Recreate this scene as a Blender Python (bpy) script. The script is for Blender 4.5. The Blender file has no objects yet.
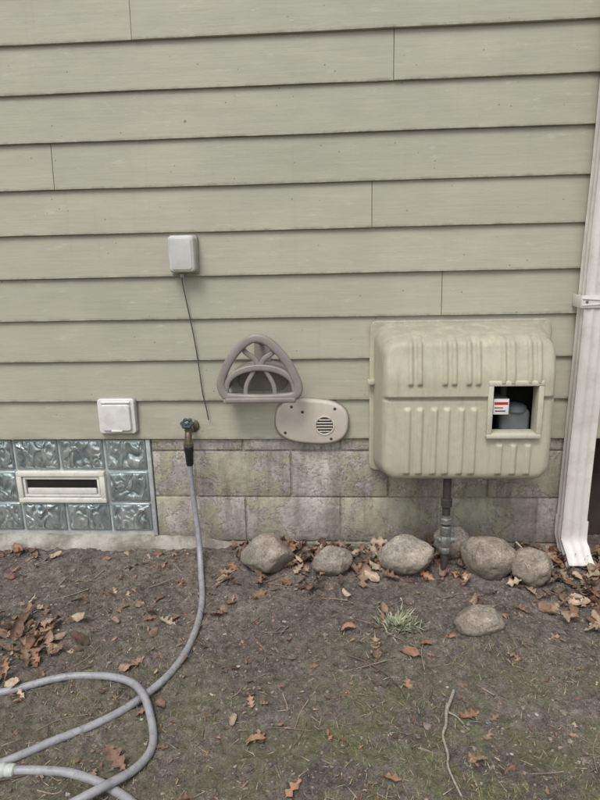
import bpy, bmesh, math, random
import numpy as np
from mathutils import Matrix, Vector, noise
random.seed(7); rng=np.random.default_rng(7)
scene=bpy.context.scene
S=0.1657

# ------------------------------------------------------------------ helpers
def link(o,parent=None):
    bpy.context.collection.objects.link(o)
    if parent is not None: o.parent=parent
    return o
def empty(name,loc=(0,0,0)):
    o=bpy.data.objects.new(name,None); o.location=loc; o.empty_display_size=.1
    return link(o)
def mk(name,verts,faces,mat,parent=None,smooth=False,sharp=None):
    me=bpy.data.meshes.new(name); me.from_pydata([tuple(v) for v in verts],[],[tuple(f) for f in faces]); me.update()
    if mat: me.materials.append(mat)
    if smooth:
        for p in me.polygons: p.use_smooth=True
    if sharp:
        me.set_sharp_from_angle(angle=math.radians(sharp))
    return link(bpy.data.objects.new(name,me),parent)
def from_bm(name,bm,mat,parent=None,smooth=True,sharp=40):
    bmesh.ops.recalc_face_normals(bm,faces=bm.faces)
    me=bpy.data.meshes.new(name); bm.to_mesh(me); bm.free()
    if mat: me.materials.append(mat)
    if smooth:
        for p in me.polygons: p.use_smooth=True
        me.set_sharp_from_angle(angle=math.radians(sharp))
    return link(bpy.data.objects.new(name,me),parent)
def rbox(name,x0,x1,y0,y1,z0,z1,bev,mat,parent=None,seg=2,rot=None,ax=None):
    bm=bmesh.new(); bmesh.ops.create_cube(bm,size=1)
    for v in bm.verts:
        v.co=Vector(((x0+x1)/2+v.co.x*(x1-x0),(y0+y1)/2+v.co.y*(y1-y0),(z0+z1)/2+v.co.z*(z1-z0)))
    if bev>0: bmesh.ops.bevel(bm,geom=bm.edges[:],offset=bev,segments=seg,profile=.5,affect='EDGES')
    if rot:
        c=Vector(((x0+x1)/2,(y0+y1)/2,(z0+z1)/2))
        bmesh.ops.rotate(bm,cent=c,matrix=Matrix.Rotation(rot,3,ax or 'Y'),verts=bm.verts)
    return from_bm(name,bm,mat,parent)
def rrect(x0,x1,z0,z1,r,n=8):
    pts=[]
    for cx,cz,a0 in ((x1-r,z1-r,0),(x0+r,z1-r,90),(x0+r,z0+r,180),(x1-r,z0+r,270)):
        for i in range(n+1):
            a=math.radians(a0+90*i/n); pts.append((cx+r*math.cos(a),cz+r*math.sin(a)))
    return pts
def resample(pts,n):
    P=pts+[pts[0]]; L=[0]
    for a,b in zip(P,P[1:]): L.append(L[-1]+math.hypot(b[0]-a[0],b[1]-a[1]))
    out=[];j=0
    for k in range(n):
        s=L[-1]*k/n
        while L[j+1]<s: j+=1
        t=(s-L[j])/max(1e-9,L[j+1]-L[j]); out.append((P[j][0]+(P[j+1][0]-P[j][0])*t,P[j][1]+(P[j+1][1]-P[j][1])*t))
    return out
def loft(name,rings,mat,parent=None,cap0=True,cap1=True,sharp=40):
    bm=bmesh.new(); R=[[bm.verts.new(p) for p in ring] for ring in rings]
    n=len(rings[0])
    for a,b in zip(R,R[1:]):
        for i in range(n):
            bm.faces.new((a[i],a[(i+1)%n],b[(i+1)%n],b[i]))
    if cap0: bm.faces.new(R[0])
    if cap1: bm.faces.new(R[-1])
    return from_bm(name,bm,mat,parent,sharp=sharp)
def plate(name,pts,y0,y1,bev,mat,parent=None,sharp=40):
    def off(d):
        out=[];n=len(pts)
        for i in range(n):
            a=Vector(pts[i-1]);b=Vector(pts[(i+1)%n]);t=(b-a)
            if t.length<1e-9: t=Vector((1,0))
            t.normalize(); nr=Vector((-t.y,t.x))
            out.append((pts[i][0]+nr.x*d,pts[i][1]+nr.y*d))
        return out
    rings=[]
    for k,(o,y) in enumerate([(0,y0)]+[(bev*(1-math.cos(a)),y1+bev*(1-math.sin(a))) for a in [math.radians(x) for x in (0,22,45,67,90)]]):
        rings.append([(p[0],y,p[1]) for p in off(o)])
    return loft(name,rings,mat,parent,sharp=sharp)
def catmull(pts,n=8):
    P=[Vector(p) for p in pts]; P=[P[0]*2-P[1]]+P+[P[-1]*2-P[-2]]; out=[]
    for i in range(1,len(P)-2):
        for k in range(n):
            t=k/n; a,b,c,d=P[i-1:i+3]
            out.append(.5*((2*b)+(c-a)*t+(2*a-5*b+4*c-d)*t*t+(3*b-a-3*c+d)*t**3))
    out.append(P[-2]); return out
def tube(name,pts,r,mat,parent=None,sides=14,closed=False,rad=None,flat=1.0,flataxis=None,cap=True,box=0):
    pts=[Vector(p) for p in pts]; n=len(pts); rings=[]
    up=None
    for i,p in enumerate(pts):
        a=pts[i-1] if (i>0 or closed) else p; b=pts[(i+1)%n] if (i<n-1 or closed) else p
        t=(b-a).normalized()
        if flataxis is not None: up=Vector(flataxis)
        elif up is None: up=Vector((0,0,1)) if abs(t.z)<.9 else Vector((1,0,0))
        s=t.cross(up).normalized(); u=s.cross(t).normalized(); up=u if flataxis is None else up
        rr=rad[i] if rad else r
        ring=[]
        for k in range(sides):
            c,q=math.cos(2*math.pi*k/sides),math.sin(2*math.pi*k/sides)
            if box: c=abs(c)**box*math.copysign(1,c); q=abs(q)**box*math.copysign(1,q)
            ring.append(p+s*c*rr+u*q*rr*flat)
        rings.append(ring)
    bm=bmesh.new(); R=[[bm.verts.new(q) for q in ring] for ring in rings]
    m=n if closed else n-1
    for i in range(m):
        A=R[i];B=R[(i+1)%n]
        for k in range(sides): bm.faces.new((A[k],A[(k+1)%sides],B[(k+1)%sides],B[k]))
    if cap and not closed: bm.faces.new(R[0]); bm.faces.new(R[-1])
    return from_bm(name,bm,mat,parent,sharp=50)
def lathe(name,origin,axis,prof,mat,parent=None,sides=28):
    ax=Vector(axis).normalized(); up=Vector((0,0,1)) if abs(ax.z)<.9 else Vector((1,0,0))
    s=ax.cross(up).normalized(); u=s.cross(ax)
    o=Vector(origin)
    rings=[[o+ax*d+(s*math.cos(2*math.pi*k/sides)+u*math.sin(2*math.pi*k/sides))*max(r,1e-4) for k in range(sides)] for d,r in prof]
    return loft(name,rings,mat,parent,sharp=35)

# ------------------------------------------------------------------ materials
class NT:
    def __init__(s,name):
        s.m=bpy.data.materials.new(name); s.m.use_nodes=True; s.t=s.m.node_tree; s.n=s.t.nodes; s.n.clear()
        s.out=s.n.new('ShaderNodeOutputMaterial'); s.b=s.n.new('ShaderNodeBsdfPrincipled')
        s.t.links.new(s.b.outputs[0],s.out.inputs[0]); s.co=s.n.new('ShaderNodeTexCoord').outputs['Object']
    def L(s,a,b): s.t.links.new(a,b)
    def mapv(s,scale=(1,1,1),loc=(0,0,0)):
        m=s.n.new('ShaderNodeMapping'); m.inputs['Scale'].default_value=scale; m.inputs['Location'].default_value=loc
        s.L(s.co,m.inputs[0]); return m.outputs[0]
    def noise(s,scale,detail=4,rough=.55,vec=None,dist=0):
        n=s.n.new('ShaderNodeTexNoise'); n.inputs['Scale'].default_value=scale; n.inputs['Detail'].default_value=min(detail,6)
        n.inputs['Roughness'].default_value=rough; n.inputs['Distortion'].default_value=dist
        s.L(vec or s.co,n.inputs['Vector']); return n.outputs['Fac']
    def voro(s,scale,feature='F1',vec=None,out='Distance'):
        n=s.n.new('ShaderNodeTexVoronoi'); n.feature=feature; n.inputs['Scale'].default_value=scale
        s.L(vec or s.co,n.inputs['Vector']); return n.outputs[out]
    def ramp(s,fac,stops,interp='LINEAR'):
        r=s.n.new('ShaderNodeValToRGB'); r.color_ramp.interpolation=interp; e=r.color_ramp.elements
        while len(e)<len(stops): e.new(.5)
        for k,(p,c) in enumerate(stops):
            e[k].position=p; e[k].color=(c,c,c,1) if isinstance(c,(int,float)) else (*c,1)
        s.L(fac,r.inputs[0]); return r.outputs[0]
    def mix(s,fac,a,b,mode='MIX'):
        m=s.n.new('ShaderNodeMix'); m.data_type='RGBA'; m.blend_type=mode
        for sock,v in ((m.inputs[0],fac),(m.inputs[6],a),(m.inputs[7],b)):
            if isinstance(v,(int,float)): sock.default_value=v if sock==m.inputs[0] else (v,v,v,1)
            elif isinstance(v,tuple): sock.default_value=(*v,1)
            else: s.L(v,sock)
        return m.outputs[2]
    def math(s,op,a,b=0,c=None):
        m=s.n.new('ShaderNodeMath'); m.operation=op
        for i,v in enumerate((a,b)):
            if isinstance(v,(int,float)): m.inputs[i].default_value=v
            else: s.L(v,m.inputs[i])
        return m.outputs[0]
    def maprange(s,v,a,b,c=0,d=1):
        m=s.n.new('ShaderNodeMapRange')
        s.L(v,m.inputs[0])
        for i,x in enumerate((a,b,c,d)): m.inputs[i+1].default_value=x
        return m.outputs[0]
    def sep(s,vec=None):
        n=s.n.new('ShaderNodeSeparateXYZ'); s.L(vec or s.co,n.inputs[0]); return n.outputs
    def bump(s,h,strength=.3,dist=.002,prev=None):
        b=s.n.new('ShaderNodeBump'); b.inputs['Strength'].default_value=strength; b.inputs['Distance'].default_value=dist
        s.L(h,b.inputs['Height'])
        if prev is not None: s.L(prev,b.inputs['Normal'])
        return b.outputs[0]
    def fin(s,col,rough=.6,normal=None,metal=0,spec=.5):
        if isinstance(col,tuple): s.b.inputs['Base Color'].default_value=(*col,1)
        else: s.L(col,s.b.inputs['Base Color'])
        if isinstance(rough,(int,float)): s.b.inputs['Roughness'].default_value=rough
        else: s.L(rough,s.b.inputs['Roughness'])
        s.b.inputs['Metallic'].default_value=metal; s.b.inputs['Specular IOR Level'].default_value=spec
        if normal is not None: s.L(normal,s.b.inputs['Normal'])
        return s.m

def plain(name,col,rough=.5,var=.12,scale=12,bump=.15,dirt=.0,metal=0,spec=.4,dirtcol=(.10,.085,.06)):
    t=NT(name); n1=t.noise(scale,5); n2=t.noise(scale*9,3)
    d=tuple(c*(1-var) for c in col); l=tuple(min(1,c*(1+var)) for c in col)
    c=t.ramp(n1,[(.3,d),(.7,l)])
    if dirt>0:
        g=t.ramp(t.noise(scale*1.7,7,.7),[(.48,0.0),(.72,1.0)])
        c=t.mix(t.math('MULTIPLY',g,dirt),c,dirtcol)
    return t.fin(c,t.maprange(n2,.3,.7,max(0,rough-.08),min(1,rough+.08)),t.bump(n2,bump,.0012),metal,spec)

PAINT=(.455,.452,.352)
def siding_mat():
    t=NT('siding_paint'); geo=t.n.new('ShaderNodeNewGeometry')
    isl=geo.outputs['Random Per Island']
    grain=t.noise(1,5,.65,vec=t.mapv((5,60,130)))
    big=t.noise(1.3,3); mid=t.noise(9,5,.65,vec=t.mapv((.45,1,1)))
    c=t.mix(t.ramp(big,[(.35,0.0),(.65,1.0)]),tuple(x*.94 for x in PAINT),(.48,.468,.37))
    c=t.mix(1.0,c,t.ramp(isl,[(0,(.925,.935,.93)),(1,(1.0,1.0,1.0))]),'MULTIPLY')
    c=t.mix(1.0,c,t.ramp(mid,[(.3,.92),(.7,1.03)]),'MULTIPLY')
    c=t.mix(1.0,c,t.ramp(grain,[(.3,.93),(.7,1.02)]),'MULTIPLY')
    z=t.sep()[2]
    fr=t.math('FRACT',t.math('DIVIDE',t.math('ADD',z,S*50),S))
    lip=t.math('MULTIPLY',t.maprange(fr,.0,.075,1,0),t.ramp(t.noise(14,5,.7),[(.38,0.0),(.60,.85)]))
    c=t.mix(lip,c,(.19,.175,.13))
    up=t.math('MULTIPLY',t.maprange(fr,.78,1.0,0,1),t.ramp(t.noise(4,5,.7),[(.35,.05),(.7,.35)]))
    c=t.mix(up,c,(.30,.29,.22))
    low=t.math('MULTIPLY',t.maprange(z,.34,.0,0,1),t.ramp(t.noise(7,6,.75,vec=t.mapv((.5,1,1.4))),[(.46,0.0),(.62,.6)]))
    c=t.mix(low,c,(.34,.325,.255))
    sp=t.voro(21); m=t.math('MULTIPLY',t.math('LESS_THAN',sp,.06),t.math('GREATER_THAN',t.noise(5,2),.48))
    c=t.mix(t.math('MULTIPLY',m,.6),c,(.13,.11,.08))
    sp2=t.voro(6.3); c=t.mix(t.math('MULTIPLY',t.math('LESS_THAN',sp2,.035),.7),c,(.17,.15,.11))
    dr=t.ramp(t.noise(1,4,.6,vec=t.mapv((34,10,1.6))),[(.60,0.0),(.74,.22)])
    c=t.mix(dr,c,(.33,.32,.25))
    sc=t.ramp(t.noise(30,6,.75,vec=t.mapv((.35,1,1.2))),[(.60,0.0),(.68,1.0)])
    c=t.mix(t.math('MULTIPLY',sc,.32),c,(.60,.59,.50))
    nb=t.bump(grain,.3,.0014); nb=t.bump(mid,.35,.006,nb)
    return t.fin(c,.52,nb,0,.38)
def foundation_mat(bare_shift=0.0,name='painted_block',dark=1.0):
    t=NT(name)
    x,y,z=t.sep()
    nz=t.noise(4.4,6,.76,dist=.35); fine=t.noise(160,4,.7)
    lvl=t.math('ADD',nz,t.maprange(z,-.06,-.45,0.0,.035))
    lvl=t.math('ADD',lvl,t.maprange(z,-.08,-.03,0.0,.05))
    lvl=t.math('ADD',lvl,t.math('MULTIPLY',t.noise(2.0,2),.22))
    m=t.ramp(lvl,[(.640-bare_shift,0.0),(.647-bare_shift,1.0)])
    paint=t.ramp(t.noise(14,5),[(.3,(.34,.335,.25)),(.7,(.465,.455,.35))])
    paint=t.mix(t.ramp(t.noise(30,6,.75),[(.48,0.0),(.62,.7)]),paint,(.31,.295,.235))
    bare=t.ramp(t.noise(7,6,.72),[(.32,(.27,.245,.22)),(.5,(.44,.405,.37)),(.68,(.60,.57,.52))])
    bare=t.mix(t.ramp(t.noise(70,5,.7),[(.35,.7),(.5,0.0)]),bare,(.22,.195,.165))
    c=t.mix(m,paint,bare)
    rim=t.ramp(lvl,[(.630-bare_shift,0.0),(.640-bare_shift,.6),(.650-bare_shift,0.0)])
    c=t.mix(rim,c,(.18,.16,.125))
    st=t.ramp(t.noise(1,5,.7,vec=t.mapv((16,8,2.2))),[(.50,0.0),(.66,.6)])
    c=t.mix(st,c,(.21,.19,.15))
    base_dark=t.math('MULTIPLY',t.maprange(z,-.32,-.52,0,1),t.ramp(t.noise(11,6,.7),[(.36,0.0),(.58,.8)]))  # noisy brown darkening that grows towards the bottom of the wall
    c=t.mix(base_dark,c,(.19,.165,.125))
    if dark<1: c=t.mix(1.0,c,(dark,dark,dark),'MULTIPLY')
    h=t.math('ADD',t.math('MULTIPLY',fine,.35),t.math('MULTIPLY',t.math('SUBTRACT',1,m),.6))
    nb=t.bump(h,.9,.004); nb=t.bump(t.noise(34,5,.7),.7,.008,nb)
    return t.fin(c,.82,nb,0,.25)
def concrete_mat():
    t=NT('sill_concrete'); 
    c=t.ramp(t.noise(9,6,.75),[(.3,(.33,.31,.27)),(.55,(.47,.45,.40)),(.75,(.60,.58,.53))])
    c=t.mix(t.ramp(t.noise(6,5,.7),[(.44,0.0),(.60,.85)]),c,(.22,.195,.16))
    return t.fin(c,.9,t.bump(t.noise(60,6,.75),.9,.008),0,.2)
def soil_mat():
    t=NT('soil'); x,y,z=t.sep()
    a=t.noise(4.5,6,.7); b=t.noise(38,6,.75); f=t.noise(210,3,.7)
    c=t.ramp(b,[(.28,(.085,.072,.061)),(.46,(.188,.164,.141)),(.60,(.27,.238,.208)),(.8,(.41,.37,.325))])
    c=t.mix(1.0,c,t.ramp(a,[(.3,.66),(.7,1.22)]),'MULTIPLY')
    near=t.maprange(y,-.75,-.2,0,1)
    c=t.mix(t.math('MULTIPLY',near,t.ramp(t.noise(3.1,5),[(.35,.1),(.65,.7)])),c,t.mix(1.0,c,(1.30,1.22,1.14),'MULTIPLY'))
    c=t.mix(1.0,c,t.ramp(f,[(.3,.60),(.7,1.34)]),'MULTIPLY')
    far=t.maprange(y,-.50,-.95,0,1)
    mo=t.ramp(t.noise(7.5,6,.75),[(.44,0.0),(.57,1.0)])
    fx=t.maprange(x,-1.0,-.1,.35,1.0)
    mm=t.math('MULTIPLY',t.math('MULTIPLY',far,mo),t.math('MULTIPLY',fx,.75))
    c=t.mix(mm,c,t.ramp(t.noise(90,5,.7),[(.3,(.10,.108,.050)),(.7,(.29,.295,.165))]))
    v=t.voro(150); g=t.math('MULTIPLY',t.math('LESS_THAN',v,.14),t.math('GREATER_THAN',t.noise(26,2),.58))
    c=t.mix(t.math('MULTIPLY',g,.4),c,(.42,.39,.35))
    nb=t.bump(b,.9,.022); nb=t.bump(f,.8,.006,nb); 
    return t.fin(c,.95,nb,0,.15)
def attr_mat(name,rough=.7,spec=.3,bscale=60,trans=0):
    t=NT(name); a=t.n.new('ShaderNodeAttribute'); a.attribute_name='Col'
    c=t.mix(1.0,a.outputs['Color'],t.ramp(t.noise(bscale,5,.7),[(.3,.62),(.7,1.3)]),'MULTIPLY')
    m=t.fin(c,rough,t.bump(t.noise(bscale*3,3),.4,.002),0,spec)
    return m
def rock_mat():
    t=NT('fieldstone'); oi=t.n.new('ShaderNodeObjectInfo')
    base=t.ramp(oi.outputs['Random'],[(0,(.42,.355,.28)),(.35,(.34,.30,.26)),(.7,(.45,.40,.34)),(1,(.38,.33,.26))])
    c=t.mix(1.0,base,t.ramp(t.noise(11,6,.75),[(.32,.52),(.68,1.28)]),'MULTIPLY')
    c=t.mix(1.0,c,t.ramp(t.noise(120,4,.75),[(.3,.62),(.7,1.32)]),'MULTIPLY')
    sp=t.voro(75); c=t.mix(t.math('MULTIPLY',t.math('LESS_THAN',sp,.22),.45),c,(.12,.105,.085))
    lic=t.ramp(t.noise(19,6,.75),[(.57,0.0),(.63,.55)]); c=t.mix(lic,c,(.54,.50,.43))
    z=t.sep()[2]
    foot_dark=t.math('MULTIPLY',t.maprange(z,.045,-.03,0,1),t.ramp(t.noise(26,6,.75),[(.28,.3),(.52,1.0)]))  # darker brown towards the foot of the stone, broken by noise
    c=t.mix(foot_dark,c,(.16,.135,.105))
    nb=t.bump(t.noise(45,6,.75),.8,.010); nb=t.bump(t.noise(200,3,.7),.5,.0025,nb)
    return t.fin(c,.85,nb,0,.3)
def glass_mat():
    t=NT('wavy_glass')
    w=t.noise(24,1.2,.4,dist=1.4,vec=t.mapv((1,1,.62))); w2=t.noise(8,2,.5,dist=.6)
    c=t.ramp(w,[(.32,(.23,.285,.295)),(.50,(.42,.485,.49)),(.66,(.70,.76,.755))])  # streaks of refracted light painted into the opaque pane colour
    c=t.mix(.35,c,t.ramp(w2,[(.35,(.22,.275,.29)),(.65,(.62,.68,.68))]))
    nb=t.bump(w,1.0,.022)
    m=t.fin(c,.06,nb,.62,.8); return m
def hose_mat():
    t=NT('hose_vinyl'); c=t.ramp(t.noise(18,5,.6),[(.3,(.25,.25,.27)),(.7,(.36,.36,.385))])
    c=t.mix(t.ramp(t.noise(60,6,.7),[(.50,0.0),(.66,.65)]),c,(.17,.15,.125))
    return t.fin(c,.42,t.bump(t.noise(90,3),.3,.0015),0,.45)
def meter_cover_mat():
    t=NT('cover_plastic'); x,y,z=t.sep()
    c=t.ramp(t.noise(3.5,5,.6),[(.3,(.46,.452,.345)),(.7,(.52,.505,.39))])
    c=t.mix(1.0,c,t.ramp(t.noise(40,6,.7),[(.3,.90),(.7,1.06)]),'MULTIPLY')
    st=t.noise(1,6,.65,vec=t.mapv((46,46,4)))
    c=t.mix(t.ramp(st,[(.52,0.0),(.72,.36)]),c,(.29,.28,.21))
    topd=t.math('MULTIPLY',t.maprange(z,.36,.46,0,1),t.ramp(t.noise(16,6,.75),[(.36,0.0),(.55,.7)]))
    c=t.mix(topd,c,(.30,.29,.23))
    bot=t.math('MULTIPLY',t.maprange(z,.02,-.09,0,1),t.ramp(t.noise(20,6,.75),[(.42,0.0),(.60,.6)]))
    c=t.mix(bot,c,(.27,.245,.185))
    ch=t.ramp(t.noise(75,5,.8),[(.66,0.0),(.70,.55)]); c=t.mix(ch,c,(.66,.65,.58))
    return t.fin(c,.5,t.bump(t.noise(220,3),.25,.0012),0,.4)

M={}
M['siding']=siding_mat(); M['found']=foundation_mat(); M['conc']=concrete_mat(); M['soil']=soil_mat()
M['mortar']=foundation_mat(.02,'mortar_painted',.8)
M['rock']=rock_mat(); M['glass']=glass_mat(); M['hose']=hose_mat(); M['cover']=meter_cover_mat()
M['gmortar']=plain('window_mortar',(.43,.455,.45),.85,.18,20,.4,.4)
M['gframe']=plain('glass_rim',(.28,.33,.335),.15,.3,14,.2,.1,metal=.3)
M['ventw']=plain('vent_frame_paint',(.72,.71,.65),.5,.08,12,.2,.28)
M['black']=plain('dark_cavity',(.015,.014,.013),.8,.2)
M['jbox']=plain('grey_box_plastic',(.56,.56,.53),.45,.05,10,.15,.2)
M['jboxd']=plain('grey_box_base',(.36,.36,.33),.6,.1,14,.2,.3)
M['white']=plain('white_plastic',(.74,.73,.69),.4,.04,10,.1,.22)
M['taupe']=plain('taupe_plastic',(.27,.25,.225),.42,.12,14,.2,.28,dirtcol=(.12,.11,.095))
M['beige']=plain('beige_plastic',(.56,.52,.45),.45,.05,12,.15,.25,dirtcol=(.34,.30,.24))
M['dsp']=plain('downspout_paint',(.68,.665,.62),.5,.06,6,.15,.5,dirtcol=(.42,.375,.30))
M['brass']=plain('weathered_brass',(.19,.165,.11),.4,.3,60,.4,.5,metal=.7,dirtcol=(.07,.06,.045))
M['teal']=plain('blue_handle',(.035,.05,.062),.4,.3,60,.3,.3)
M['rubber']=plain('black_rubber',(.02,.02,.022),.5,.3,40,.3)
M['galv']=plain('galvanised',(.24,.245,.235),.5,.3,50,.5,.55,metal=.5,dirtcol=(.11,.085,.06))
M['iron']=plain('black_pipe',(.06,.057,.055),.55,.3,50,.5,.5,metal=.2,dirtcol=(.12,.075,.045))
M['meterg']=plain('meter_casting',(.13,.14,.15),.45,.1,20,.2,.15)
M['label']=plain('label_paper',(.80,.79,.76),.5,.03)
M['red']=plain('label_red',(.55,.03,.03),.5,.05)
M['wire']=plain('grey_wire',(.09,.085,.075),.6,.2)
M['leaf']=attr_mat('dry_leaf',.7,.25,50); M['grass']=attr_mat('grass_blade',.7,.2,90); M['clod']=attr_mat('soil_clod',.95,.12,90)
M['twig']=attr_mat('twig_bark',.85,.2,120)
M['roof']=plain('roof_shingle',(.09,.085,.08),.9,.3,9,.5)
M['wood']=plain('dark_porch_wood',(.05,.04,.032),.9,.4,6,.5)

# ------------------------------------------------------------------ ground
def gz(x,y,det=True):
    if y>0: b=-.494
    elif y>-3: b=-.494+.05*y
    else: b=-.644
    b+=.018*math.exp(-((y+.10)/.12)**2)
    k=1.0 if (abs(x)<3.5 and -3.2<y<.6) else .35
    b+=k*.022*noise.noise(Vector((x*2.3,y*2.3,1.7)))
    if det:
        b+=k*.012*noise.noise(Vector((x*9,y*9,4.1)))+k*.0085*noise.noise(Vector((x*24,y*24,9.1)))
        v=noise.noise(Vector((x*50,y*50,3.3))); b+=k*.0062*v
        v=noise.noise(Vector((x*105,y*105,7.3))); b+=k*.0038*v
        d2=(x+.015)**2+(y+.42)**2; b-=.035*math.exp(-d2/.00018)
    return b
def axis(lo,hi,step,far):
    a=list(np.arange(lo,hi+1e-6,step)); s=step
    r=[hi]; 
    while r[-1]<far: s*=1.22; r.append(r[-1]+s)
    s=step; l=[lo]
    while l[-1]>-far: s*=1.22; l.append(l[-1]-s)
    return l[:0:-1]+a+r[1:]
xs=axis(-1.75,1.35,.006,70); ys=axis(-1.45,.06,.006,70)
verts=[(x,y,gz(x,y)) for y in ys for x in xs]; nx=len(xs)
faces=[(j*nx+i,j*nx+i+1,(j+1)*nx+i+1,(j+1)*nx+i) for j in range(len(ys)-1) for i in range(nx-1)]
mk('ground',verts,faces,M['soil'],smooth=True)

# ------------------------------------------------------------------ house
house=empty('house')
XL,XR=-4.2,4.8
joints={9:[-.728],8:[.199],6:[-1.073],5:[.126],3:[.394]}
V=[];F=[]
for i in range(20):
    js=[-2.9+((i*1.37)%1.1)]+joints.get(i,[])+[1.75+((i*.83)%1.5),3.9-((i*.51)%.5)]
    js=sorted(js); segs=[];a=XL
    for j in js: segs.append((a,j-.0011)); a=j+.0011
    segs.append((a,XR))
    for (xa,xb) in segs:
        n=max(2,int((xb-xa)/.06)); base=len(V)
        dz=random.uniform(-.0012,.0012); dy=random.uniform(-.0018,.0014)
        for k in range(n+1):
            x=xa+(xb-xa)*k/n; w=.0020*noise.noise(Vector((x*1.5,i*3.7,0)))+.0009*noise.noise(Vector((x*9,i*3.7,0))); wy=.0026*noise.noise(Vector((x*1.1,i*2.9,5)))
            z0=i*S+w+dz; yb=dy+wy
            V+= [(x,.018,z0),(x,yb+.0012,z0),(x,yb,z0+.0012),(x,.0125+wy*.3,z0+S+.004),(x,.022,z0+S+.004)]
        for k in range(n):
            for q in range(4):
                A=base+k*5+q; F.append((A,A+5,A+6,A+1))
        F.append(tuple(base+q for q in range(5))); F.append(tuple(base+n*5+q for q in range(4,-1,-1)))
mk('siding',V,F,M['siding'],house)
TOP=20*S
rbox('wall_core',XL,XR,.023,7,.004,TOP,.0,M['siding'],house)
mk('roof',[(XL-.3,-.35,TOP-.02),(XR+.3,-.35,TOP-.02),(XR+.3,3.5,TOP+2.2),(XL-.3,3.5,TOP+2.2),(XL-.3,7.35,TOP-.02),(XR+.3,7.35,TOP-.02),
  (XL-.3,-.35,TOP+.1),(XR+.3,-.35,TOP+.1),(XR+.3,3.5,TOP+2.32),(XL-.3,3.5,TOP+2.32),(XL-.3,7.35,TOP+.1),(XR+.3,7.35,TOP+.1)],
  [(0,3,2,1),(3,4,5,2),(6,7,8,9),(9,8,11,10),(0,1,7,6),(4,10,11,5),(0,6,9,3),(3,9,10,4),(1,2,8,7),(2,5,11,8)],M['roof'],house)
mk('gable_end',[(XL,.02,TOP),(XL,7,TOP),(XL,3.5,TOP+2)],[(0,1,2)],M['siding'],house)
mk('gable_end_far',[(XR,.02,TOP),(XR,7,TOP),(XR,3.5,TOP+2)],[(0,1,2)],M['siding'],house)
FX0,FX1=-4.2,1.03; WX0,WX1=-1.989,-.800
bm=bmesh.new()
def block(x0,x1,z0,z1):
    if x1-x0<.02: return
    g=.0036; r=bmesh.ops.create_cube(bm,size=1); dy=random.uniform(-.0026,.0022)
    for v in r['verts']:
        v.co=Vector(((x0+x1)/2+v.co.x*(x1-x0-2*g),.075+v.co.y*.122+dy,(z0+z1)/2+v.co.z*(z1-z0-2*g)))
    e=list({e for v in r['verts'] for e in v.link_edges})
    bmesh.ops.bevel(bm,geom=e,offset=.0038,segments=2,profile=.5,affect='EDGES')
courses=[(-.057,.0,-.402),(-.2635,-.057,-.609),(-.470,-.2635,-.402),(-.676,-.470,-.609)]
for z0,z1,x0 in courses:
    k=-12
    while True:
        a=x0+.406*k;b=a+.406;k+=1
        if a>FX1: break
        if b<FX0: continue
        a=max(a,FX0);b=min(b,FX1)
        for (lo,hi) in ((FX0,WX0-.01),(WX1+.006,FX1)) if z0>-.5 else ((FX0,FX1),):
            block(max(a,lo),min(b,hi),z0,z1)
from_bm('foundation_blocks',bm,M['found'],house,sharp=50)
rbox('foundation_mortar',WX1+.008,FX1-.004,.0190,.3,-.9,.0,0,M['mortar'],house)
rbox('foundation_mortar_side',FX0,WX0-.012,.0190,.3,-.9,-.002,0,M['mortar'],house)
rbox('foundation_under_window',WX0-.011,WX1+.007,.0305,.3,-.9,-.445,0,M['mortar'],house)
rbox('foundation_far',2.7,XR,.012,.3,-.9,0,0,M['found'],house)
rbox('porch_recess_back',.9,2.9,.75,.8,-.9,.003,0,M['wood'],house)
rbox('porch_recess_side',FX1-.1,FX1-.006,.301,.75,-.9,.002,0,M['wood'],house)
for k in range(9):
    rbox('porch_slat_%d'%k,FX1+.06+k*.18,FX1+.15+k*.18,.16,.18,-.6,-.003,.003,M['wood'],house)
def ledge(name,xa,xb,prof):
    n=int((xb-xa)/.008); V=[];F=[];m=len(prof)
    for k in range(n+1):
        x=xa+(xb-xa)*k/n
        for q,(y,z) in enumerate(prof):
            e=.010*noise.noise(Vector((x*5,q*.7,2)))+.005*noise.noise(Vector((x*24,q*2.7,4)))+.002*noise.noise(Vector((x*70,q*5.7,4)))
            f=1 if q<m-1 else 0
            tp=max(0,(x-(xb-.18))/.18)
            V.append((x,y+e*f+tp*.03*f,z+e*(.9 if 0<q else 0)-tp*.035))
    for k in range(n):
        for q in range(m-1):
            A=k*m+q; F.append((A,A+m,A+m+1,A+1))
    return mk(name,V,F,M['conc'],house,smooth=True)
ledge('window_sill',-2.05,-.43,[(-.050,-.62),(-.044,-.52),(-.038,-.486),(-.030,-.470),(-.018,-.460),(-.004,-.452),(.010,-.447),(.016,-.446)])
win=empty('glass_block_window'); win.parent=house
rbox('window_mortar_bed',WX0,WX1,.016,.10,-.452,-.002,0,M['gmortar'],win)
rbox('window_jamb',WX1-.012,WX1+.0055,.006,.03,-.444,-.003,.002,M['gmortar'],win)
rows=[(-.140,-.005),(-.287,-.148),(-.424,-.294)]
cols=[(-1.984+.1985*k,-1.984+.1985*k+.1905) for k in range(6)]
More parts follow.
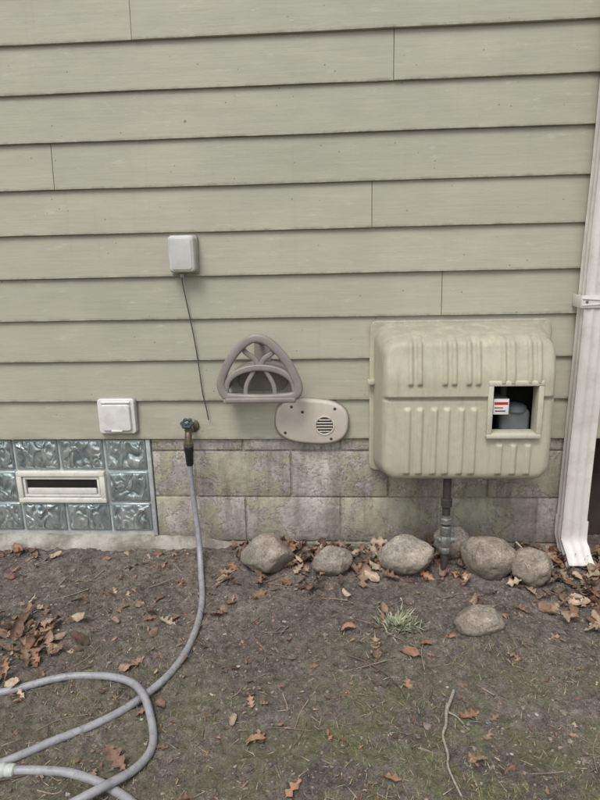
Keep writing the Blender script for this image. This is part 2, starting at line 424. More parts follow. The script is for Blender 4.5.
for r,(z0,z1) in enumerate(rows):
    for c,(x0,x1) in enumerate(cols):
        if r==1 and c in (3,4): continue
        if x1>WX1-.012: x1=WX1-.015
        nm='glass_block_%d_%d'%(r,c)
        rbox(nm+'_rim',x0,x1,.010,.04,z0,z1,.007,M['gframe'],win,seg=3)
        N=24;VV=[];FF=[];a0,a1,b0,b1=x0+.010,x1-.010,z0+.009,z1-.009
        for j in range(N+1):
            for i2 in range(N+1):
                u=i2/N*2-1;v=j/N*2-1
                e=(1-u**10)*(1-v**10)
                h=.0035*e+ .0030*e*noise.noise(Vector((u*3.5+c*9,v*2.0+r*5,1)))
                VV.append((a0+(a1-a0)*i2/N,.0098-h,b0+(b1-b0)*j/N))
        for j in range(N):
            for i2 in range(N):
                A=j*(N+1)+i2;FF.append((A,A+1,A+N+2,A+N+1))
        mk(nm+'_pane',VV,FF,M['glass'],win,smooth=True)
vx0,vx1,vz0,vz1=-1.392,-1.003,-.288,-.146
def ring_frame(name,x0,x1,z0,z1,w,ya,yb,mat,par,bev=.003):
    rbox(name+'_top',x0,x1,yb,ya,z1-w,z1,bev,mat,par); rbox(name+'_bottom',x0,x1,yb,ya,z0,z0+w,bev,mat,par)
    rbox(name+'_left',x0,x0+w,yb+.0006,ya,z0+w-.001,z1-w+.001,bev*.6,mat,par); rbox(name+'_right',x1-w,x1,yb+.0006,ya,z0+w-.001,z1-w+.001,bev*.6,mat,par)
ring_frame('vent_frame',vx0,vx1,vz0,vz1,.022,.03,-.004,M['ventw'],win)
rbox('vent_panel',vx0+.02,vx1-.02,.012,.03,vz0+.02,vz1-.02,.002,M['gmortar'],win)
ring_frame('vent_sash',vx0+.026,vx1-.026,vz0+.026,vz1-.026,.010,.02,.002,M['ventw'],win,.002)
rbox('vent_slot',vx0+.04,vx1-.04,.0095,.0115,vz0+.062,vz1-.040,.0005,M['black'],win)
rbox('vent_flap',vx0+.042,vx1-.042,.004,.010,vz0+.038,vz0+.066,.002,M['ventw'],win)

# ------------------------------------------------------------------ downspout
ds=empty('downspout')
def dsec(x0,x1,y0,y1):
    pts=[]
    def edge(p,q,nrm,cnt):
        for k in range(cnt*8):
            t=k/(cnt*8); a=.5-.5*math.cos(2*math.pi*cnt*t)
            d=.0045*(a**.6)
            pts.append((p[0]+(q[0]-p[0])*t-nrm[0]*d,p[1]+(q[1]-p[1])*t-nrm[1]*d))
    edge((x0,y0),(x1,y0),(0,-1),3); edge((x1,y0),(x1,y1),(1,0),2); edge((x1,y1),(x0,y1),(0,1),3); edge((x0,y1),(x0,y0),(-1,0),2)
    return pts
def ds_ring(cx,cy,cz,w,d,tilt):
    r=dsec(-w/2,w/2,-d/2,d/2); c,s=math.cos(tilt),math.sin(tilt)
    return [(cx+p[0],cy+p[1]*c,cz+p[1]*s) for p in r]
rings=[]
for z in np.linspace(TOP-.02,-.345,30): rings.append(ds_ring(.937+.008*max(0,z)+.0012*math.sin(z*7),-.048+.0008*math.sin(z*11),z,.094,.066,0))
loft('pipe',rings,M['dsp'],ds,cap0=False,cap1=False,sharp=80)
rings=[]
path=[(-.320,-.048,0,.101,.074),(-.380,-.048,0,.101,.074),(-.403,-.050,-.14,.101,.074),(-.423,-.060,-.36,.097,.070),(-.440,-.074,-.56,.099,.071),(-.466,-.100,-.74,.096,.068),(-.492,-.128,-.86,.098,.070),(-.500,-.136,-.88,.101,.073)]
for k,(z,y,t,w,dd) in enumerate(path): rings.append(ds_ring(.937+.0022*max(0,k-2),y,z,w,dd,t))
z,y,t,w,dd=path[-1]; rings.append(ds_ring(.948,y-.001,z-.001,w-.006,dd-.006,t))
for k in range(len(path)-2,1,-1):
    z,y,t,w,dd=path[k]; rings.append(ds_ring(.937+.0022*max(0,k-2),y,z,w-.006,dd-.006,t))
loft('outlet_elbow',rings,M['dsp'],ds,cap0=False,cap1=False,sharp=80)
rbox('strap',.882,1.0,-.0855,-.083,.525,.570,.001,M['dsp'],ds)
rbox('strap_left',.880,.883,-.0845,.0,.525,.570,.001,M['dsp'],ds); rbox('strap_right',.993,.996,-.0845,.0,.525,.570,.001,M['dsp'],ds)
rbox('strap_crimp',.883,.993,-.0885,-.0855,.552,.558,.001,M['dsp'],ds,rot=.08)
rbox('strap_crimp_b',.883,.993,-.0880,-.0855,.535,.540,.001,M['dsp'],ds,rot=-.06)
lathe('strap_screw',(.90,-.0855,.547),(0,-1,0),[(0,.005),(.002,.005),(.003,.003)],M['galv'],ds,12)

# ------------------------------------------------------------------ gas meter cover
mc=empty('gas_meter_cover')
plate('backboard',rrect(.120,.806,-.13,.480,.03),-.001,-.016,.004,M['cover'],mc)
bx0,bx1,bz0,bz1,br=.155,.764,-.086,.444,.060
def sdf(x,z):
    cx,cz=(bx0+bx1)/2,(bz0+bz1)/2; qx=abs(x-cx)-(bx1-bx0)/2+br; qz=abs(z-cz)-(bz1-bz0)/2+br
    return math.hypot(max(qx,0),max(qz,0))+min(max(qx,qz),0)-br
def sm(a,b,x):
    t=min(1,max(0,(x-a)/(b-a))); return t*t*(3-2*t)
ribs_hi=[(.252,.011),(.284,.011),(.372,.011),(.404,.011),(.455,.011),(.487,.011),(.573,.011),(.605,.011),(.663,.011),(.695,.011)]
ribs_lo=[(.245,.013),(.289,.013),(.340,.013),(.384,.013),(.435,.013),(.479,.013)]
ribs_lo2=[(.575,.013),(.625,.013),(.675,.013)]
def front(x,z):
    d=max(0,-sdf(x,z)); R=.036
    e=1-min(1,d/R); F=.213+.034*math.sqrt(max(0,1-e*e))
    lap=.235
    F+=.012*sm(lap-.004,lap+.002,z)*sm(0,.02,d)
    F-=.005*math.exp(-((z-(lap-.012))/.004)**2)
    F-=.035*sm(.29,.46,z)
    F+=.0025*noise.noise(Vector((x*5,z*5,2)))*sm(0,.03,d)
    for c,w in ribs_hi:
        F+=.010*(1-sm(w*.5,w,abs(x-c)))*sm(.275,.288,z)
    for c,w in ribs_lo:
        F+=.009*(1-sm(w*.55,w,abs(x-c)))*sm(-.062,-.05,z)*(1-sm(.185,.198,z))
    for c,w in ribs_lo2:
        F+=.009*(1-sm(w*.55,w,abs(x-c)))*sm(-.062,-.05,z)*(1-sm(.052,.064,z))
    return -F
NR=560
base_ring=resample(rrect(bx0,bx1,bz0,bz1,br,12),NR)
rings=[]
for f in (0,.2,.4,.6,.8,.9,1):
    ring=[]
    for (x,z) in base_ring:
        u=(x-bx0)/(bx1-bx0); v=(z-bz0)/(bz1-bz0); g=1-f
        X=x+g*((-.019)*(1-u)+.028*u); Z=z+g*((-.054)*(1-v)+.026*v)
        yf=front(x,z); ring.append((X,-.014+(yf+.014)*f,Z))
    rings.append(ring)
loft('shell_sides',rings,M['cover'],mc,cap0=False,cap1=False,sharp=80)
st=.004;NX=int(round((bx1-bx0)/st))+1;NZ=int(round((bz1-bz0)/st))+1
V=[];inside=[]
for j in range(NZ+1):
    for i in range(NX+1):
        x=bx0+st*i; z=bz0+st*j; d=sdf(x,z); ok=d<=1e-6
        if not ok:
            for _ in range(3):
                d=sdf(x,z); e=1e-4; gx=(sdf(x+e,z)-sdf(x-e,z))/(2*e); gz_=(sdf(x,z+e)-sdf(x,z-e))/(2*e); x-=gx*d; z-=gz_*d
        V.append((x,front(x,z),z)); inside.append(ok)
F=[]
ox0,ox1,oz0,oz1=.539,.699,.098,.278
for j in range(NZ):
    for i in range(NX):
        A=j*(NX+1)+i; q=(A,A+1,A+NX+2,A+NX+1)
        if not any(inside[k] for k in q): continue
        xc=bx0+st*(i+.5);zc=bz0+st*(j+.5)
        if ox0<xc<ox1 and oz0<zc<oz1: continue
        F.append(q)
bm=bmesh.new(); vs=[bm.verts.new(v) for v in V]
for f in F:
    try: bm.faces.new([vs[k] for k in f])
    except Exception: pass
bmesh.ops.remove_doubles(bm,verts=bm.verts,dist=1e-5)
bmesh.ops.delete(bm,geom=[v for v in bm.verts if not v.link_faces],context='VERTS')
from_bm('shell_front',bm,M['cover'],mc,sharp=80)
M['coverl']=plain('frame_plastic',(.56,.545,.43),.45,.05,14,.1,.2)
ring_frame('window_frame',ox0-.016,ox1+.014,oz0-.014,oz1+.016,.018,-.20,-.266,M['coverl'],mc,.004)
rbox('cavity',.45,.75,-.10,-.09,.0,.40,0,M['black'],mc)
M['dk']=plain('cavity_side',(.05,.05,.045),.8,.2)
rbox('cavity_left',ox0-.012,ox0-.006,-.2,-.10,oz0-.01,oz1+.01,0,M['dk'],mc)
rbox('meter_body',.585,.695,-.200,-.130,.060,.175,.020,M['meterg'],mc,seg=4)
lathe('meter_cap',(.644,-.165,.175),(0,0,1),[(-.01,.045),(.004,.043),(.012,.034),(.017,.016),(.019,.0)],M['meterg'],mc)
rbox('meter_index',.548,.604,-.235,-.15,.165,.225,.004,M['meterg'],mc)
rbox('index_label',.549,.603,-.2375,-.2352,.167,.224,.0006,M['label'],mc)
rbox('label_stripe',.552,.600,-.2384,-.2374,.203,.213,.0003,M['red'],mc)
rbox('label_text',.553,.583,-.2384,-.2374,.190,.194,.0003,M['red'],mc)
rbox('label_text_b',.556,.592,-.2384,-.2374,.178,.182,.0003,M['dk'],mc)
tube('meter_union',[(.60,-.16,.20),(.60,-.16,.30)],.014,M['iron'],mc)
rbox('latch_lug',.112,.140,-.05,-.02,.235,.255,.004,M['cover'],mc)
# ------------------------------------------------------------------ gas riser pipe
gp=empty('gas_pipe'); PX,PY=.405,-.20
lathe('riser',(PX,PY,-.60),(0,0,1),[(0,.0150),(.30,.0150)],M['iron'],gp)
lathe('valve_lower',(PX,PY,-.40),(0,0,1),[(0,.018),(.004,.021),(.022,.021),(.026,.018),(.036,.023),(.066,.024),(.074,.019),(.082,.022),(.112,.022),(.116,.017)],M['galv'],gp,8)
lathe('valve_barrel',(PX-.026,PY,-.345),(1,0,0),[(0,.010),(.008,.014),(.044,.016),(.056,.011),(.062,.011)],M['galv'],gp,20)
rbox('valve_stop',PX-.034,PX-.022,PY-.005,PY+.005,-.358,-.332,.003,M['galv'],gp)
lathe('union_nut',(PX,PY,-.275),(0,0,1),[(0,.016),(.002,.025),(.020,.025),(.024,.019),(.034,.019)],M['galv'],gp,6)
lathe('nipple',(PX,PY,-.245),(0,0,1),[(0,.0150),(.25,.0150)],M['iron'],gp)
lathe('collar',(PX,PY,-.205),(0,0,1),[(0,.0155),(.002,.021),(.03,.021),(.032,.0155)],M['iron'],gp)

# ------------------------------------------------------------------ small wall boxes
jb=empty('junction_box')
plate('base',rrect(-.645,-.535,.672,.818,.014),.008,-.012,.003,M['jboxd'],jb)
plate('cover',rrect(-.640,-.540,.680,.815,.016),-.010,-.052,.010,M['jbox'],jb)
plate('cover_panel',rrect(-.630,-.550,.690,.805,.012),-.0505,-.0545,.002,M['jbox'],jb)
lathe('gland',(-.60,-.02,.674),(0,0,-1),[(0,.008),(.012,.008),(.014,.005)],M['jboxd'],jb,16)
wp=catmull([(-.600,-.02,.675),(-.601,-.018,.64),(-.590,-.010,.55),(-.572,-.008,.42),(-.560,-.009,.30),(-.552,-.010,.20),(-.540,-.010,.13),(-.535,-.008,.085)],8)
tube('cable',wp,.0024,M['wire'],sides=8)
oc=empty('outlet_cover')
plate('base_plate',rrect(-.994,-.832,.028,.182,.016),.008,-.014,.004,M['jboxd'],oc)
plate('surround',rrect(-.990,-.836,.032,.179,.014),-.012,-.024,.004,M['white'],oc)
plate('lid',rrect(-.972,-.852,.046,.158,.012),-.023,-.036,.005,M['white'],oc)
lathe('hinge',(-.972,-.028,.166),(1,0,0),[(0,.005),(.12,.005)],M['white'],oc,12)
rbox('lid_lip',-.935,-.889,-.040,-.030,.044,.050,.002,M['white'],oc)

# ------------------------------------------------------------------ hose hanger
hh=empty('hose_hanger')
ring=[(-.448,.225),(-.455,.262),(-.434,.318),(-.400,.372),(-.358,.414),(-.318,.433),(-.278,.426),(-.238,.394),(-.196,.340),(-.165,.278),(-.155,.235),(-.172,.210),(-.23,.202),(-.30,.199),(-.38,.202),(-.430,.207)]
rp=[Vector((x,-.105,z)) for x,z in ring]; rp2=catmull(rp+[rp[0]],8)[:-1]
tube('front_ring',rp2,.0165,M['taupe'],hh,sides=20,closed=True,flat=.9,flataxis=(0,1,0),box=.6)
arc=[]
for k in range(33):
    a=math.pi*k/32; arc.append((-.303-.136*math.cos(a),.225+.095*math.sin(a)**.85))
bm=bmesh.new();R=[]
for y,dz in ((-.112,.010),(-.106,.003),(-.095,0),(-.05,-.006),(-.01,0),(0.004,.008)):
    R.append([bm.verts.new((x,y,z+dz*math.sin(math.pi*k/32))) for k,(x,z) in enumerate(arc)])
for a,b in zip(R,R[1:]):
    for k in range(32): bm.faces.new((a[k],a[k+1],b[k+1],b[k]))
o=from_bm('saddle',bm,M['taupe'],hh); s=o.modifiers.new('t','SOLIDIFY'); s.thickness=.008; s.offset=0
def strip(name,pts,w,th=.8,y=-.100,ys=None):
    P=[(x,(ys[i] if ys else y),z) for i,(x,z) in enumerate(pts)]
    tube(name,catmull(P,8),w,M['taupe'],hh,sides=16,flat=th,flataxis=(0,1,0),box=.6)
strip('arch_rim',[(arc[k][0],arc[k][1]) for k in range(0,33,4)],.0125,.8,-.104)
strip('strut_left',[(-.372,.405),(-.352,.376),(-.322,.352),(-.303,.318)],.0100,.7,ys=[-.10,-.098,-.097,-.097])
strip('strut_right',[(-.236,.392),(-.256,.372),(-.285,.352),(-.303,.318)],.0100,.7,ys=[-.10,-.098,-.097,-.097])
strip('leg_left',[(-.325,.308),(-.345,.275),(-.358,.245),(-.362,.205)],.0085,.7)
strip('leg_right',[(-.281,.308),(-.262,.275),(-.250,.245),(-.246,.205)],.0085,.7)
plate('back_plate',rrect(-.405,-.205,.205,.300,.045),.008,-.006,.003,M['taupe'],hh)
plate('back_plate_upper',rrect(-.335,-.270,.290,.425,.03),.008,-.008,.003,M['taupe'],hh)
rbox('base_bar',-.440,-.165,-.122,-.088,.183,.205,.007,M['taupe'],hh,seg=3)
rbox('foot_left',-.448,-.418,-.119,.0,.180,.200,.004,M['taupe'],hh)
tube('top_stay',[(-.318,-.105,.425),(-.310,-.05,.412),(-.303,-.005,.400)],.010,M['taupe'],hh,sides=10)

# ------------------------------------------------------------------ oval vent cover
ov=empty('oval_vent_cover')
def oval(cx,cz,a,b,rot,n=64,ex=2.7):
    pts=[]
    for k in range(n):
        t=2*math.pi*k/n; c,s=math.cos(t),math.sin(t)
        x=a*abs(c)**(2/ex)*math.copysign(1,c); z=b*abs(s)**(2/ex)*math.copysign(1,s)
        pts.append((cx+x*math.cos(rot)-z*math.sin(rot),cz+x*math.sin(rot)+z*math.cos(rot)))
    return pts
RO=-.075
plate('base',oval(-.112,.078,.152,.096,RO),.008,-.012,.003,M['taupe'],ov)
plate('body',oval(-.110,.080,.147,.092,RO),-.010,-.032,.012,M['beige'],ov)
def ovp(u,v): return (-.110+u*math.cos(RO)-v*math.sin(RO),.080+u*math.sin(RO)+v*math.cos(RO))
cx,cz=ovp(.052,-.010)
lathe('grille_rim',(cx,-.0315,cz),(0,-1,0),[(0,.040),(.003,.040),(.004,.037),(.002,.034),(.0008,.033)],M['beige'],ov,40)
lathe('grille_hole',(cx,-.0315,cz),(0,-1,0),[(0,.0335),(.0014,.0335)],M['black'],ov,40)
for k in range(5):
    zz=-.024+.012*k; w=math.sqrt(max(0,.033**2-zz**2))
    rbox('louver_%d'%k,cx-w,cx+w,-.0355,-.0322,cz+zz-.0028,cz+zz+.0028,.001,M['beige'],ov)
for u,v in ((-.085,.058),(-.105,-.052),(.088,.062),(.082,-.064),(-.04,.04)):
    x,z=ovp(u,v); lathe('screw_hole',(x,-.0300,z),(0,-1,0),[(0,.006),(.0026,.006),(.003,.0045)],M['iron'],ov,16)

# ------------------------------------------------------------------ hose bib
hb=empty('hose_bib'); BX,BZ=-.605,.058
lathe('flange',(BX,.004,BZ),(0,-1,0),[(0,.028),(.006,.028),(.010,.022),(.013,.013)],M['brass'],hb,24)
lathe('inlet',(BX,-.005,BZ),(0,-1,0),[(0,.012),(.045,.012),(.048,.017),(.062,.018),(.068,.012)],M['brass'],hb,8)
tube('body',catmull([(BX,-.045,BZ),(BX,-.068,BZ-.003),(BX+.001,-.082,BZ-.02),(BX+.001,-.088,BZ-.045)],6),.0145,M['brass'],hb)
lathe('bonnet',(BX,-.062,BZ),(0,-.55,.83),[(0,.015),(.012,.016),(.018,.012),(.03,.006),(.045,.005)],M['brass'],hb,8)
hc=Vector((BX,-.062,BZ))+Vector((0,-.55,.83)).normalized()*.042
ax=Vector((0,-.55,.83)).normalized(); s1=Vector((1,0,0)); s2=ax.cross(s1)
whl=[hc+(s1*math.cos(a)+s2*math.sin(a))*(.021+.003*math.cos(6*a)) for a in [2*math.pi*k/36 for k in range(36)]]
tube('handwheel',whl,.0048,M['teal'],hb,sides=8,closed=True,flat=1,flataxis=tuple(ax))
for k in range(3):
    a=math.pi*k/3; d=(s1*math.cos(a)+s2*math.sin(a))*.020
    tube('wheel_spoke',[hc-d,hc+d],.004,M['teal'],hb,sides=8)
lathe('wheel_nut',tuple(hc),tuple(ax),[(-.004,.007),(.006,.007)],M['galv'],hb,6)
lathe('outlet_ring',(BX+.001,-.088,BZ-.042),(0,0,-1),[(0,.017),(.002,.020),(.018,.020),(.020,.0165)],M['brass'],hb,24)
lathe('coupling',(BX+.001,-.088,BZ-.060),(0,0,-1),[(0,.017),(.002,.0195),(.022,.0195),(.026,.017),(.075,.0150),(.080,.0130)],M['rubber'],hb,16)

# ------------------------------------------------------------------ garden hose
gh=empty('garden_hose')
HR=.0115
def on(x,y,dz=0): return (x,y,gz(x,y,False)+HR*.7+dz)
hp=[(BX+.001,-.088,-.06),(BX+.001,-.089,-.13),(BX+.010,-.098,-.25),(BX+.022,-.118,-.36),(BX+.034,-.155,-.44),on(-.553,-.23,.006),on(-.525,-.34),on(-.508,-.45),on(-.503,-.56),on(-.510,-.67),on(-.545,-.78),on(-.62,-.885),on(-.70,-.955),on(-.80,-1.02),on(-.92,-1.10),on(-1.12,-1.20),on(-1.36,-1.24),on(-1.52,-1.12),
 on(-1.45,-.96),on(-1.25,-.90),on(-1.04,-.855),on(-.88,-.79),on(-.76,-.778),on(-.66,-.805,.012),on(-.590,-.862,.024),on(-.540,-.94,.006),on(-.515,-1.02),on(-.535,-1.10,.012),on(-.60,-1.175,.026),on(-.70,-1.25,.012),on(-.76,-1.36),on(-.70,-1.48),on(-.55,-1.50),on(-.43,-1.40),on(-.42,-1.28),on(-.50,-1.195),on(-.60,-1.140),on(-.70,-1.112),on(-.79,-1.108),on(-.862,-1.112,.002)]
tube('hose_line',catmull(hp,12),HR,M['hose'],gh,sides=14)
ep=Vector(on(-.862,-1.112,.002)); ed=(ep-Vector(on(-.79,-1.108))).normalized()
M['endfit']=plain('pale_coupling',(.50,.53,.47),.45,.1,40,.3,.3)
lathe('end_coupling',tuple(ep-ed*.012),tuple(ed),[(0,.0125),(.003,.0165),(.020,.017),(.024,.0155),(.030,.0195),(.052,.0195),(.054,.0165),(.046,.0130)],M['endfit'],gh,18)

# ------------------------------------------------------------------ stones
def stone(x,y,w,d,h,seed,rz=0,ang=0,sink=.3):
    bm=bmesh.new(); bmesh.ops.create_icosphere(bm,subdivisions=5,radius=1)
    for v in bm.verts:
        n=v.co.normalized(); q=n+Vector((seed*7.3,seed*3.1,seed))
        r=1+.22*noise.noise(q*1.1)+.10*noise.noise(q*2.6)+.045*noise.noise(q*7)+.02*noise.noise(q*16)
        if ang:
            r2=1e9
            for k in range(9):
                pn=Vector((math.sin(k*2.4+seed),math.cos(k*1.7+seed*2),math.sin(k*3.1+seed*3)*.8)).normalized()
                dd=n.dot(pn)
                if dd>.05: r2=min(r2,(.78+.1*math.sin(k*5+seed))/dd)
            r=r*(1-ang)+min(r,r2)*ang
        v.co=Vector((n.x*r*w/2,n.y*r*d/2,n.z*r*h/2))
    bmesh.ops.rotate(bm,cent=(0,0,0),matrix=Matrix.Rotation(rz,3,'Z'),verts=bm.verts)
    o=from_bm('fieldstone',bm,M['rock'],sharp=180)
    o.location=(x,y,gz(x,y,False)+h/2*(1-2*sink)+.0)
    return o
stone(-.290,-.155,.235,.17,.150,1.3,.1,.95,.2)
stone(-.030,-.195,.155,.12,.130,2.7,.3,.3,.22)
stone(.262,-.165,.225,.17,.165,3.9,.0,.4,.2)
stone(.455,-.075,.17,.12,.145,5.2,.2,.3,.15)
stone(.585,-.165,.215,.17,.175,6.4,-.2,.35,.2)
stone(.745,-.205,.170,.15,.165,7.7,.4,.3,.2)
stone(.478,-.50,.175,.14,.12,8.9,.5,.45,.38)
stone(-.42,-.06,.05,.04,.035,9.9,.5,.2,.3)
stone(.13,-.10,.05,.05,.04,10.9,.5,.2,.3)

# ------------------------------------------------------------------ scattered masses
def colored(name,verts,faces,cols,mat,smooth=False):
    me=bpy.data.meshes.new(name); me.from_pydata(verts,[],faces); me.update(); me.materials.append(mat)
    ca=me.color_attributes.new('Col','FLOAT_COLOR','POINT')
    arr=np.ones((len(verts),4),dtype=np.float32); arr[:,:3]=np.array(cols,dtype=np.float32); ca.data.foreach_set('color',arr.ravel())
    if smooth: me.polygons.foreach_set('use_smooth',[True]*len(faces))
    return link(bpy.data.objects.new(name,me))
ROCKS=[(-.29,-.155,.1),(-.03,-.195,.07),(.262,-.165,.11),(.455,-.075,.08),(.585,-.165,.11),(.745,-.205,.085),(.478,-.5,.08)]
def inrock(x,y): return any((x-a)**2+(y-b)**2<(r*.75)**2 for a,b,r in ROCKS)
V=[];F=[];C=[]
ico=bmesh.new(); bmesh.ops.create_icosphere(ico,subdivisions=1,radius=1); iv=[v.co.copy() for v in ico.verts]; ico.verts.index_update(); fi=[[v.index for v in f.verts] for f in ico.faces]; ico.free()
for k in range(20000):
    x=random.uniform(-1.7,1.3); y=-random.random()**.8*1.5
    if noise.noise(Vector((x*3,y*3,8)))<random.uniform(-.6,.2): continue
    r=.0012+.0055*random.random()**5+(.006 if random.random()<.006 else 0)
    z=gz(x,y)+r*.15; b=len(V); s=[random.uniform(.6,1.3) for _ in range(3)]
    g=random.uniform(.6,1.35)*(1.15 if y>-.5 else 1); col=(.215*g,.187*g,.160*g)
    if random.random()<.015: col=(.38,.355,.32)
    for v in iv:
        q=random.uniform(.6,1.3)*r; V.append((x+v.x*q*s[0],y+v.y*q*s[1],z+v.z*q*s[2]*.7)); C.append(col)
    for f in fi: F.append([b+i for i in f])
colored('soil_clods',V,F,C,M['clod'],False)
# leaves
PAL=[(.235,.145,.095),(.31,.215,.15),(.13,.085,.062),(.29,.165,.105),(.40,.31,.23),(.19,.125,.088),(.27,.185,.135),(.17,.105,.075)]
LV=[];LF=[];LC=[]
def leaf(x,y,size,col=None,dz=.003,tilt=.35,curl=None):
    nl=random.choice((2,3,3)); ph=random.uniform(-.1,.1); plainleaf=random.random()<.3; wid=random.uniform(.22,.34); NS=15 if size>.03 else 6
    sh=[]
    for i in range(NS+1):
        t=i/NS
        if t<.10: w=.012
        else:
            u=(t-.10)/.90; env=wid*math.sin(math.pi*min(1,u**.85*.97+.03))**.6
            w=env*(1 if plainleaf else (.62+.38*math.cos(2*math.pi*(nl+.5)*(u-.22+ph))))*random.uniform(.88,1.12)
        sh.append((t,max(w,.008)))
    rz=random.uniform(0,2*math.pi); M3=Matrix.Rotation(rz,3,'Z')@Matrix.Rotation(random.gauss(0,tilt),3,'X')@Matrix.Rotation(random.gauss(0,tilt),3,'Y')
    cu=random.choice((-1,1,1,1))*random.uniform(.8,5.5) if curl is None else curl; cl=random.uniform(-1.2,1.6); tw=random.uniform(-1.2,1.2)
    base=col or random.choice(PAL); g=random.uniform(.65,1.25)
    pts=[];b=len(LV)
    for (t,w) in sh:
        for sgn in (-1,-.5,0,.5,1):
            jit=random.uniform(-.02,.02); wx=w*sgn*random.uniform(.92,1.08)
            if abs(cu)>.05: yy=math.sin(wx*cu)/cu; h=(1-math.cos(wx*cu))/cu
            else: yy=wx;h=0
            h+=.06*math.cos(math.pi*2*t*nl)*abs(sgn)*.3
            c2,s2=math.cos(tw*(t-.5)),math.sin(tw*(t-.5)); yy,h=yy*c2-h*s2,yy*s2+h*c2
            th=cl*(t-.5); xx=math.sin(th)/cl if abs(cl)>.05 else (t-.5); hh_=(1-math.cos(th))/cl if abs(cl)>.05 else 0
            pts.append(Vector((xx+jit*.3,yy,h+hh_+jit*.3))*size)
            e=1.15 if sgn==0 else random.uniform(.85,1.1)
            LC.append(tuple(c*g*e for c in base))
    pts=[M3@p for p in pts]; mz=min(p.z for p in pts); z=gz(x,y,False)+dz
    zoff=-mz*.75
    for p in pts: LV.append((x+p.x,y+p.y,z+p.z+zoff))
    for i in range(len(sh)-1):
        for j in range(4):
            A=b+i*5+j; LF.append((A,A+1,A+6,A+5))
for k in range(600):
    x=random.uniform(-.46,1.6); y=-abs(random.gauss(.09,.10))-.01
    if inrock(x,y) and random.random()<.93: continue
    leaf(x,y,random.uniform(.03,.085),dz=random.uniform(.0,.020),tilt=.5)
for k in range(120):
    x=random.gauss(.90,.12);y=-abs(random.gauss(.26,.13)); leaf(x,y,random.uniform(.035,.085),dz=random.uniform(.0,.02),tilt=.4)
for k in range(110):
    leaf(random.gauss(-1.10,.12),random.gauss(-.66,.09),random.uniform(.035,.085),dz=random.uniform(0,.015),tilt=.4)
for k in range(36):
    leaf(random.uniform(-1.7,-1.2),-abs(random.gauss(.07,.06))-.05,random.uniform(.04,.07),dz=random.uniform(.0,.01))
for k in range(34):
    leaf(random.uniform(-1.0,-.4),random.uniform(-.08,-.5),random.uniform(.03,.06))
for k in range(440):
    x=random.uniform(-1.9,1.7);y=random.uniform(-2.4,-.25)
    if noise.noise(Vector((x*2,y*2,3)))<random.uniform(-.5,.35): continue
    leaf(x,y,random.uniform(.02,.07),tilt=.25)
for k in range(1300):
    x=random.uniform(-1.6,1.3);y=random.uniform(-1.5,-.03); leaf(x,y,random.uniform(.007,.024),tilt=.3)
leaf(.22,-.64,.085,(.30,.18,.12),.004,.1,1.5); leaf(.115,-.60,.07,(.33,.22,.14),.004,.1,2.8)
leaf(-.60,-1.065,.105,(.33,.20,.155),.010,.15,3.2); leaf(-.12,-1.14,.06,(.38,.22,.14),.004,.1,1.5)
leaf(.40,-.95,.06,(.25,.19,.14),.004,.1,1.5); leaf(.20,-.78,.06,(.32,.18,.12),.004,.1,1.5); leaf(-.66,-.72,.07,(.36,.22,.16),.004,.1,1.5)
colored('fallen_leaves',LV,LF,LC,M['leaf'],True)
# grass & straw
V=[];F=[];C=[]
def blade(x,y,L,w,col,lean,az,z=None):
    z=gz(x,y)-.002 if z is None else z; b=len(V); dx,dy=math.cos(az),math.sin(az); sx,sy=-dy*w/2,dx*w/2
    for t,ww in ((0,1),(.5,.8),(1,.1)):
        h=L*math.sin(lean)*t*(1-.25*t); o=L*math.cos(lean)*t*(.6+.4*t)
        V.append((x+dx*o-sx*ww,y+dy*o-sy*ww,z+h)); V.append((x+dx*o+sx*ww,y+dy*o+sy*ww,z+h)); C.append(col);C.append(col)
    F.append((b,b+1,b+3,b+2));F.append((b+2,b+3,b+5,b+4))
for k in range(30000):
    x=random.uniform(-1.7,1.5);y=random.uniform(-1.8,-.55)
    if noise.noise(Vector((x*3.3,y*3.3,12)))+.3*noise.noise(Vector((x*11,y*11,2)))<random.uniform(.0,.35)-(.18 if x>-.1 else 0)-(.1 if y<-.9 else 0): continue
    g=random.uniform(.7,1.35); col=(.21*g,.24*g,.105*g) if random.random()<.66 else (.38*g,.335*g,.21*g)
    blade(x,y,random.uniform(.007,.028),random.uniform(.0010,.0022),col,random.uniform(.15,1.2),random.uniform(0,6.28))
for k in range(6500):
    x=random.uniform(-1.7,1.5);y=-random.random()*1.7-.04
    g=random.uniform(.6,1.35)
    col=(.38*g,.33*g,.25*g) if random.random()<.6 else (.16*g,.13*g,.10*g)
    blade(x,y,random.uniform(.006,.04),random.uniform(.0008,.0022),col,random.uniform(-.05,.2),random.uniform(0,6.28),gz(x,y)+.0025)
colored('grass',V,F,C,M['grass'])
V=[];F=[];C=[]
for k in range(260):
    a=random.uniform(0,6.28);r=abs(random.gauss(0,.03)); x=.205+r*math.cos(a)*1.4;y=-.49+r*math.sin(a); g=random.uniform(.75,1.35)
    col=(.27*g,.30*g,.19*g) if random.random()<.7 else (.42*g,.40*g,.30*g)
    blade(x,y,random.uniform(.02,.055),random.uniform(.003,.007),col,random.uniform(.1,1.1),a+random.gauss(0,1.0))
colored('weed_clump',V,F,C,M['grass'])
TV=[];TF=[];TC=[]
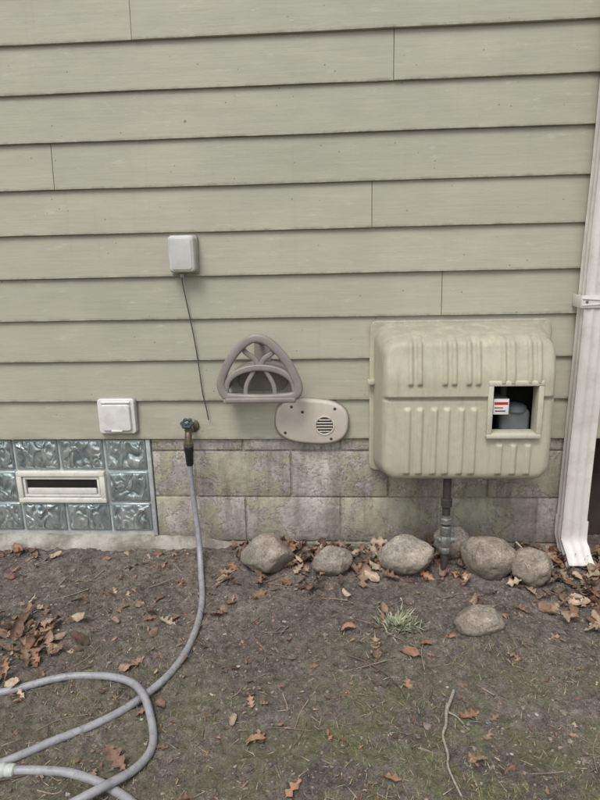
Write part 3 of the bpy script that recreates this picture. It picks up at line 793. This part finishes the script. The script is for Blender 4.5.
def twig(pts,r,col):
    P=catmull(pts,4);n=len(P);b=len(TV);sd=6
    for i,p in enumerate(P):
        t=(P[min(i+1,n-1)]-P[max(i-1,0)]).normalized(); s=t.cross(Vector((0,0,1))).normalized();u=s.cross(t)
        rr=r*(1-.5*i/n)*random.uniform(.85,1.15)
        for k in range(sd):
            a=2*math.pi*k/sd; q=p+(s*math.cos(a)+u*math.sin(a))*rr; TV.append(tuple(q));TC.append(col)
    for i in range(n-1):
        for k in range(sd): TF.append((b+i*sd+k,b+i*sd+(k+1)%sd,b+(i+1)*sd+(k+1)%sd,b+(i+1)*sd+k))
def gtw(pl,r,col,dz=0): twig([(x,y,gz(x,y,False)+r+.002+dz) for x,y in pl],r,col)
gtw([(.335,-.80),(.318,-.84),(.300,-.88),(.290,-.93),(.275,-.97),(.278,-1.03),(.272,-1.07),(.290,-1.15)],.0055,(.33,.30,.25),.003)
gtw([(.300,-.88),(.325,-.895),(.34,-.92)],.003,(.30,.27,.22),.003)
gtw([(.02,-.66),(.09,-.70),(.16,-.77),(.20,-.86)],.003,(.14,.11,.085),.002)
gtw([(.24,-.72),(.27,-.79),(.255,-.84)],.0028,(.15,.12,.09)); gtw([(-1.0,-1.16),(-.85,-1.13),(-.74,-1.09)],.004,(.12,.09,.07))
gtw([(.70,-.12),(.715,-.17),(.70,-.23),(.70,-.28)],.004,(.44,.38,.29),.09)
for k in range(170):
    x=random.uniform(-1.6,1.3);y=random.uniform(-1.4,-.05);a=random.uniform(0,6.28);L=random.uniform(.03,.16);q=random.gauss(0,.012)
    g=random.uniform(.7,1.7); gtw([(x,y),(x+math.cos(a)*L/2+q,y+math.sin(a)*L/2-q),(x+math.cos(a)*L,y+math.sin(a)*L)],random.uniform(.001,.0028),(.18*g,.145*g,.115*g),.001)
colored('twigs',TV,TF,TC,M['twig'],True)

# ------------------------------------------------------------------ light
w=bpy.data.worlds.new('World'); scene.world=w; w.use_nodes=True; n=w.node_tree.nodes; n.clear()
sky=n.new('ShaderNodeTexSky'); sky.sky_type='NISHITA'; sky.sun_disc=False
EL,AZ=math.radians(58),math.radians(200)
sky.sun_elevation=EL; sky.sun_rotation=AZ; sky.dust_density=4; sky.air_density=1.2
hs=n.new('ShaderNodeHueSaturation'); hs.inputs['Saturation'].default_value=.3
bg=n.new('ShaderNodeBackground'); bg.inputs['Strength'].default_value=.148; out=n.new('ShaderNodeOutputWorld')
w.node_tree.links.new(sky.outputs[0],hs.inputs['Color']); w.node_tree.links.new(hs.outputs[0],bg.inputs[0]); w.node_tree.links.new(bg.outputs[0],out.inputs[0])
sl=bpy.data.lights.new('sun','SUN'); sl.energy=1.48; sl.angle=math.radians(22); sl.color=(1,.975,.94)
so=bpy.data.objects.new('sun',sl); link(so)
d=Vector((math.sin(AZ)*math.cos(EL),math.cos(AZ)*math.cos(EL),math.sin(EL)))
so.rotation_euler=d.to_track_quat('Z','Y').to_euler()

# ------------------------------------------------------------------ camera
cam=bpy.data.cameras.new('camera'); co=bpy.data.objects.new('camera',cam); link(co)
cam.sensor_fit='HORIZONTAL'; cam.sensor_width=36; cam.lens=36*598.2/600; cam.clip_end=500; cam.clip_start=.02
R=Matrix.Rotation(.0674,4,'Z')@Matrix.Rotation(math.pi/2-.2493,4,'X')@Matrix.Rotation(-.0232,4,'Z')
co.matrix_world=Matrix.Translation((0,-2.3367,.761))@R
scene.camera=co
scene.view_settings.view_transform='Standard'; scene.view_settings.look='None'; scene.view_settings.exposure=0
